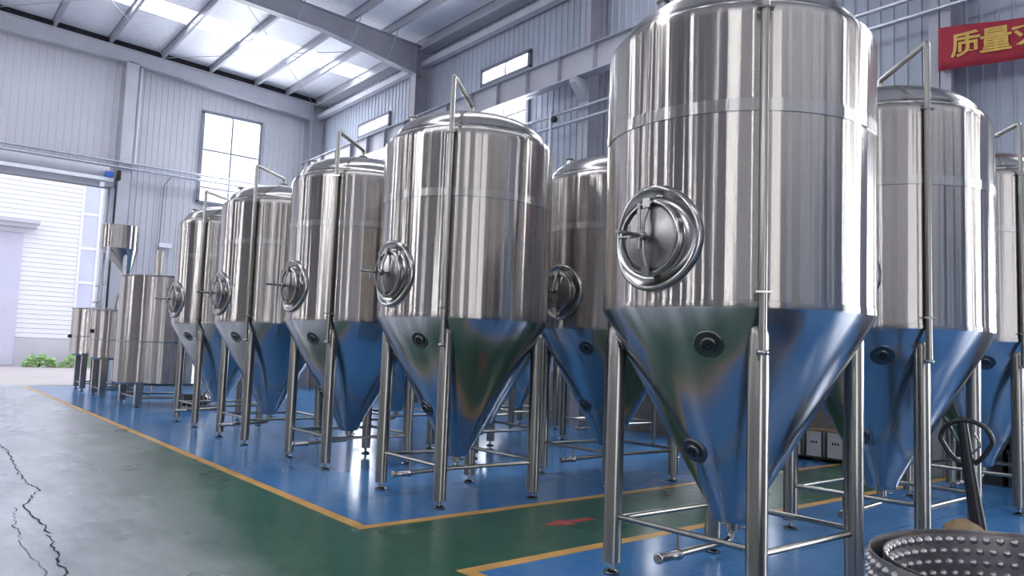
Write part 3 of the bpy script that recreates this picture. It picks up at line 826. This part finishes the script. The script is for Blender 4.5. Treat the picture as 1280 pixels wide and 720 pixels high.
dimples(RI - .002, -1, 'inner_dimples'); dimples(RO, 1, 'outer_dimples')

# ------------------------------------------------------------------ pallet jack
pj = thing('pallet_jack', 'black pallet jack with looped handle standing behind the dimpled drum', 'pallet jack', (5.98, 2.35, .002), radians(10))
# local x = along the forks (away), y = across
loop = []
for i in range(29):
    t = 2 * pi * i / 28
    s = .152 * sin(t)
    loop.append(Vector((-.06 - .05 * cos(t), s, 1.06 + .145 * cos(t) * (1 if cos(t) > 0 else 1.15))))
loop = [Vector((-.02 - .03 * (p.z - 1.06), p.y * (1.06 if p.z > 1.05 else .72 + .28 * max(0, (p.z - .89) / .16)), p.z)) for p in loop]
sh = MB().tube([(.02, -.085, .30), (0, -.045, .62), (-.025, -.01, .92), (-.03, .02, 1.19)], .03, 12, True, [.058, .048, .042, .034]).build('handle_shaft', 'black', pj)
MB().tube(loop, .017, 10, False).build('handle_loop', 'black', sh)
MB().tube([(-.03, -.05, 1.12), (-.05, -.10, 1.04), (-.04, -.02, .96)], .008, 8).build('release_lever', 'fit', sh)
verts = []
bm = bmesh.new(); bmesh.ops.create_icosphere(bm, subdivisions=2, radius=1)
rr = random.Random(3)
for v in bm.verts: v.co = Vector((v.co.x * .13, v.co.y * .14, .40 + v.co.z * .13)) * 1.0 + Vector((rr.uniform(-.012, .012),) * 3)
me = bpy.data.meshes.new('pump_cover'); bm.to_mesh(me); bm.free(); me.materials.append(M['tan'])
pc = link('pump_cover', me, pj); pc['label'] = 'tan crumpled wrap over the pump'; pc.location = (-.03, .01, 0)
MB().box((-.14, -.15, .10), (.12, .15, .30)).build('pump_body', 'black', pj)
for s in (-1, 1):
    MB().box((.10, s * .27 - .08, .06), (1.15, s * .27 + .08, .12)).build('fork', 'black', pj)
    MB().lathe([(0, -.04), (.04, -.04), (.04, .04), (0, .04)], 16, Matrix.Translation((1.0, s * .27, .04)) @ Matrix.Rotation(pi / 2, 4, 'X')).build('roller', 'rubber', pj)
    MB().lathe([(0, -.03), (.09, -.03), (.09, .03), (0, .03)], 20, Matrix.Translation((-.02, s * .08, .09)) @ Matrix.Rotation(pi / 2, 4, 'X')).build('steer_wheel', 'rubber', pj)
MB().box((.06, -.35, .08), (.12, .35, .22)).build('fork_yoke', 'black', pj)

# ------------------------------------------------------------------ crates along the side wall
pal = thing('pallet', 'low dark wooden pallet by the side wall under white crates', 'pallet', (12.25, 6.95, .002))
for i in range(3): MB().box((-.32, -.62 + i * .55, 0), (.32, -.50 + i * .55, .05)).build('runner', 'wood', pal)
for i in range(5): MB().box((-.34 + i * .145, -.66, .05), (-.24 + i * .145, .66, .07)).build('deck_board', 'wood', pal)
def crate(y0, y1, h, label):
    t = thing('storage_crate', label, 'crate', (12.25, (y0 + y1) / 2, .072), 0, 'white crates by the side wall')
    w = (y1 - y0) / 2
    MB().box((-.24, -w, 0), (.24, w, h)).build('body', 'carton', t)
    MB().box((-.25, -w - .006, h), (.25, w + .006, h + .03)).build('lid', 'tan', t)
    for i in (-1, 0, 1): MB().box((-.244, i * .045 - .012, h * .52), (-.239, i * .045 + .012, h * .62)).build('printed_mark', 'black', t)
    for s in (-1, 1): MB().box((-.248, s * w - .012 * (1 + s), 0), (-.238, s * w + .012 * (1 - s), h)).build('corner_strip', 'rubber', t)
    return t
crate(7.27, 7.57, .30, 'low white crate at the far end of the pallet, shorter than its neighbours')
crate(6.90, 7.22, .40, 'white crate with three dark marks, between two others on the pallet')
crate(6.52, 6.85, .40, 'white crate at the end of the pallet closest to the green aisle')
def blackbox(x, y, z, w, d, h, label):
    t = thing('stacking_box', label, 'box', (x, y, z), 0, 'stacked black boxes' if z > .3 else 'black boxes on the floor')
    MB().box((-w / 2, -d / 2, 0), (w / 2, d / 2, h)).build('body', 'rubber', t)
    MB().box((-w / 2 - .015, -d / 2 - .015, h - .04), (w / 2 + .015, d / 2 + .015, h)).build('rim', 'black', t)
for i, y in enumerate((4.55, 3.90, 3.25, 2.60)):
    blackbox(12.25, y, .002, .55, .58, .5, 'low black box on the floor against the side wall under the banner')
    if i < 3: blackbox(12.25, y, .504, .52, .55, .45, 'black box stacked on another against the side wall under the banner')

# ------------------------------------------------------------------ outside the roller door
struct(MB().box((-40, YF + .25, -.3), (60, 110, -.03)).build('ground', 'ground'))
bd = thing('warehouse_building', 'white sided warehouse across the yard seen through the open roller door', 'building', (0, 48.2, -.03))
vs, fs = [], []
zz = 1.52
rows = []
while zz < 13:
    rows += [(zz, -.035), (zz + .235, -.005), (zz + .25, .02)]; zz += .25
for x in (-14, 7.55):
    vs += [(x, d, z) for z, d in rows]
n = len(rows)
fs = [(i, i + n, i + n + 1, i + 1) for i in range(n - 1)]
MB().add(vs, fs).build('siding', 'siding', bd)
MB().box((-14, .05, 0), (9.6, 8, 13)).build('wall_core', 'siding', bd)
MB().box((-14, -.06, 0), (9.6, .06, 1.5)).build('base', 'outbase', bd)
dd = MB().box((-.6, -.10, .05), (4.95, -.03, 6.95)).build('shutter_door', 'outdoor', bd)
for i in range(46): MB().box((-.6, -.115, .1 + i * .15), (4.95, -.10, .19 + i * .15)).build('shutter_slat', 'outdoor', dd)
MB().box((-1.0, -1.1, 7.45), (5.55, .0, 7.62)).box((-1.0, -.9, 7.25), (5.45, .0, 7.45)).build('canopy', 'outbase', bd)
gz = MB().box((7.55, -.08, .9), (7.68, .06, 12.5)).box((8.42, -.08, .9), (8.55, .06, 12.5)).build('glazing_frame', 'siding', bd)
for i in range(6):
    z = .9 + i * 1.9
    MB().box((7.68, -.03, z), (8.42, .02, z + 1.75)).build('pane', 'outglass', gz)
    MB().box((7.68, -.06, z + 1.75), (8.42, .04, z + 1.9)).build('transom', 'siding', gz)
MB().box((8.55, -.02, .9), (9.6, .05, 13)).build('side_panel', 'outbase', bd)
def shrub(x, y, w, h, label):
    t = thing('hedge', label, 'hedge', (x, y, -.03), 0, 'low hedge clumps by the warehouse')
    MB().tube([(0, 0, 0), (0, 0, h * .5)], .05, 6).build('stem', 'wood', t)
    r = random.Random(int(x * 100)); mb = MB()
    for i in range(1500):
        u, v = r.uniform(-1, 1), r.uniform(-1, 1)
        zc = r.random() ** .7 * h * sqrt(max(0, 1 - abs(u) ** 3)) * (.85 + .15 * sin(u * 9))
        p = Vector((u * w, v * .45, zc)); s = r.uniform(.05, .09)
        q = Matrix.Translation(p) @ Matrix.Rotation(r.uniform(0, 6.3), 4, 'Z') @ Matrix.Rotation(r.uniform(-1, 1), 4, 'X')
        mb.add([q @ Vector(c) for c in ((-s, 0, 0), (0, -s * .5, .01), (s, 0, 0), (0, s * .5, .01))], [(0, 1, 2, 3)])
    o = mb.build('foliage', 'leaf', t); o['kind'] = 'stuff'
shrub(6.05, 47.0, .75, .72, 'rounded green hedge clump against the warehouse base, beside the shutter door')
shrub(7.95, 47.0, .98, .80, 'longer green hedge clump against the warehouse base, below the glazed strip')
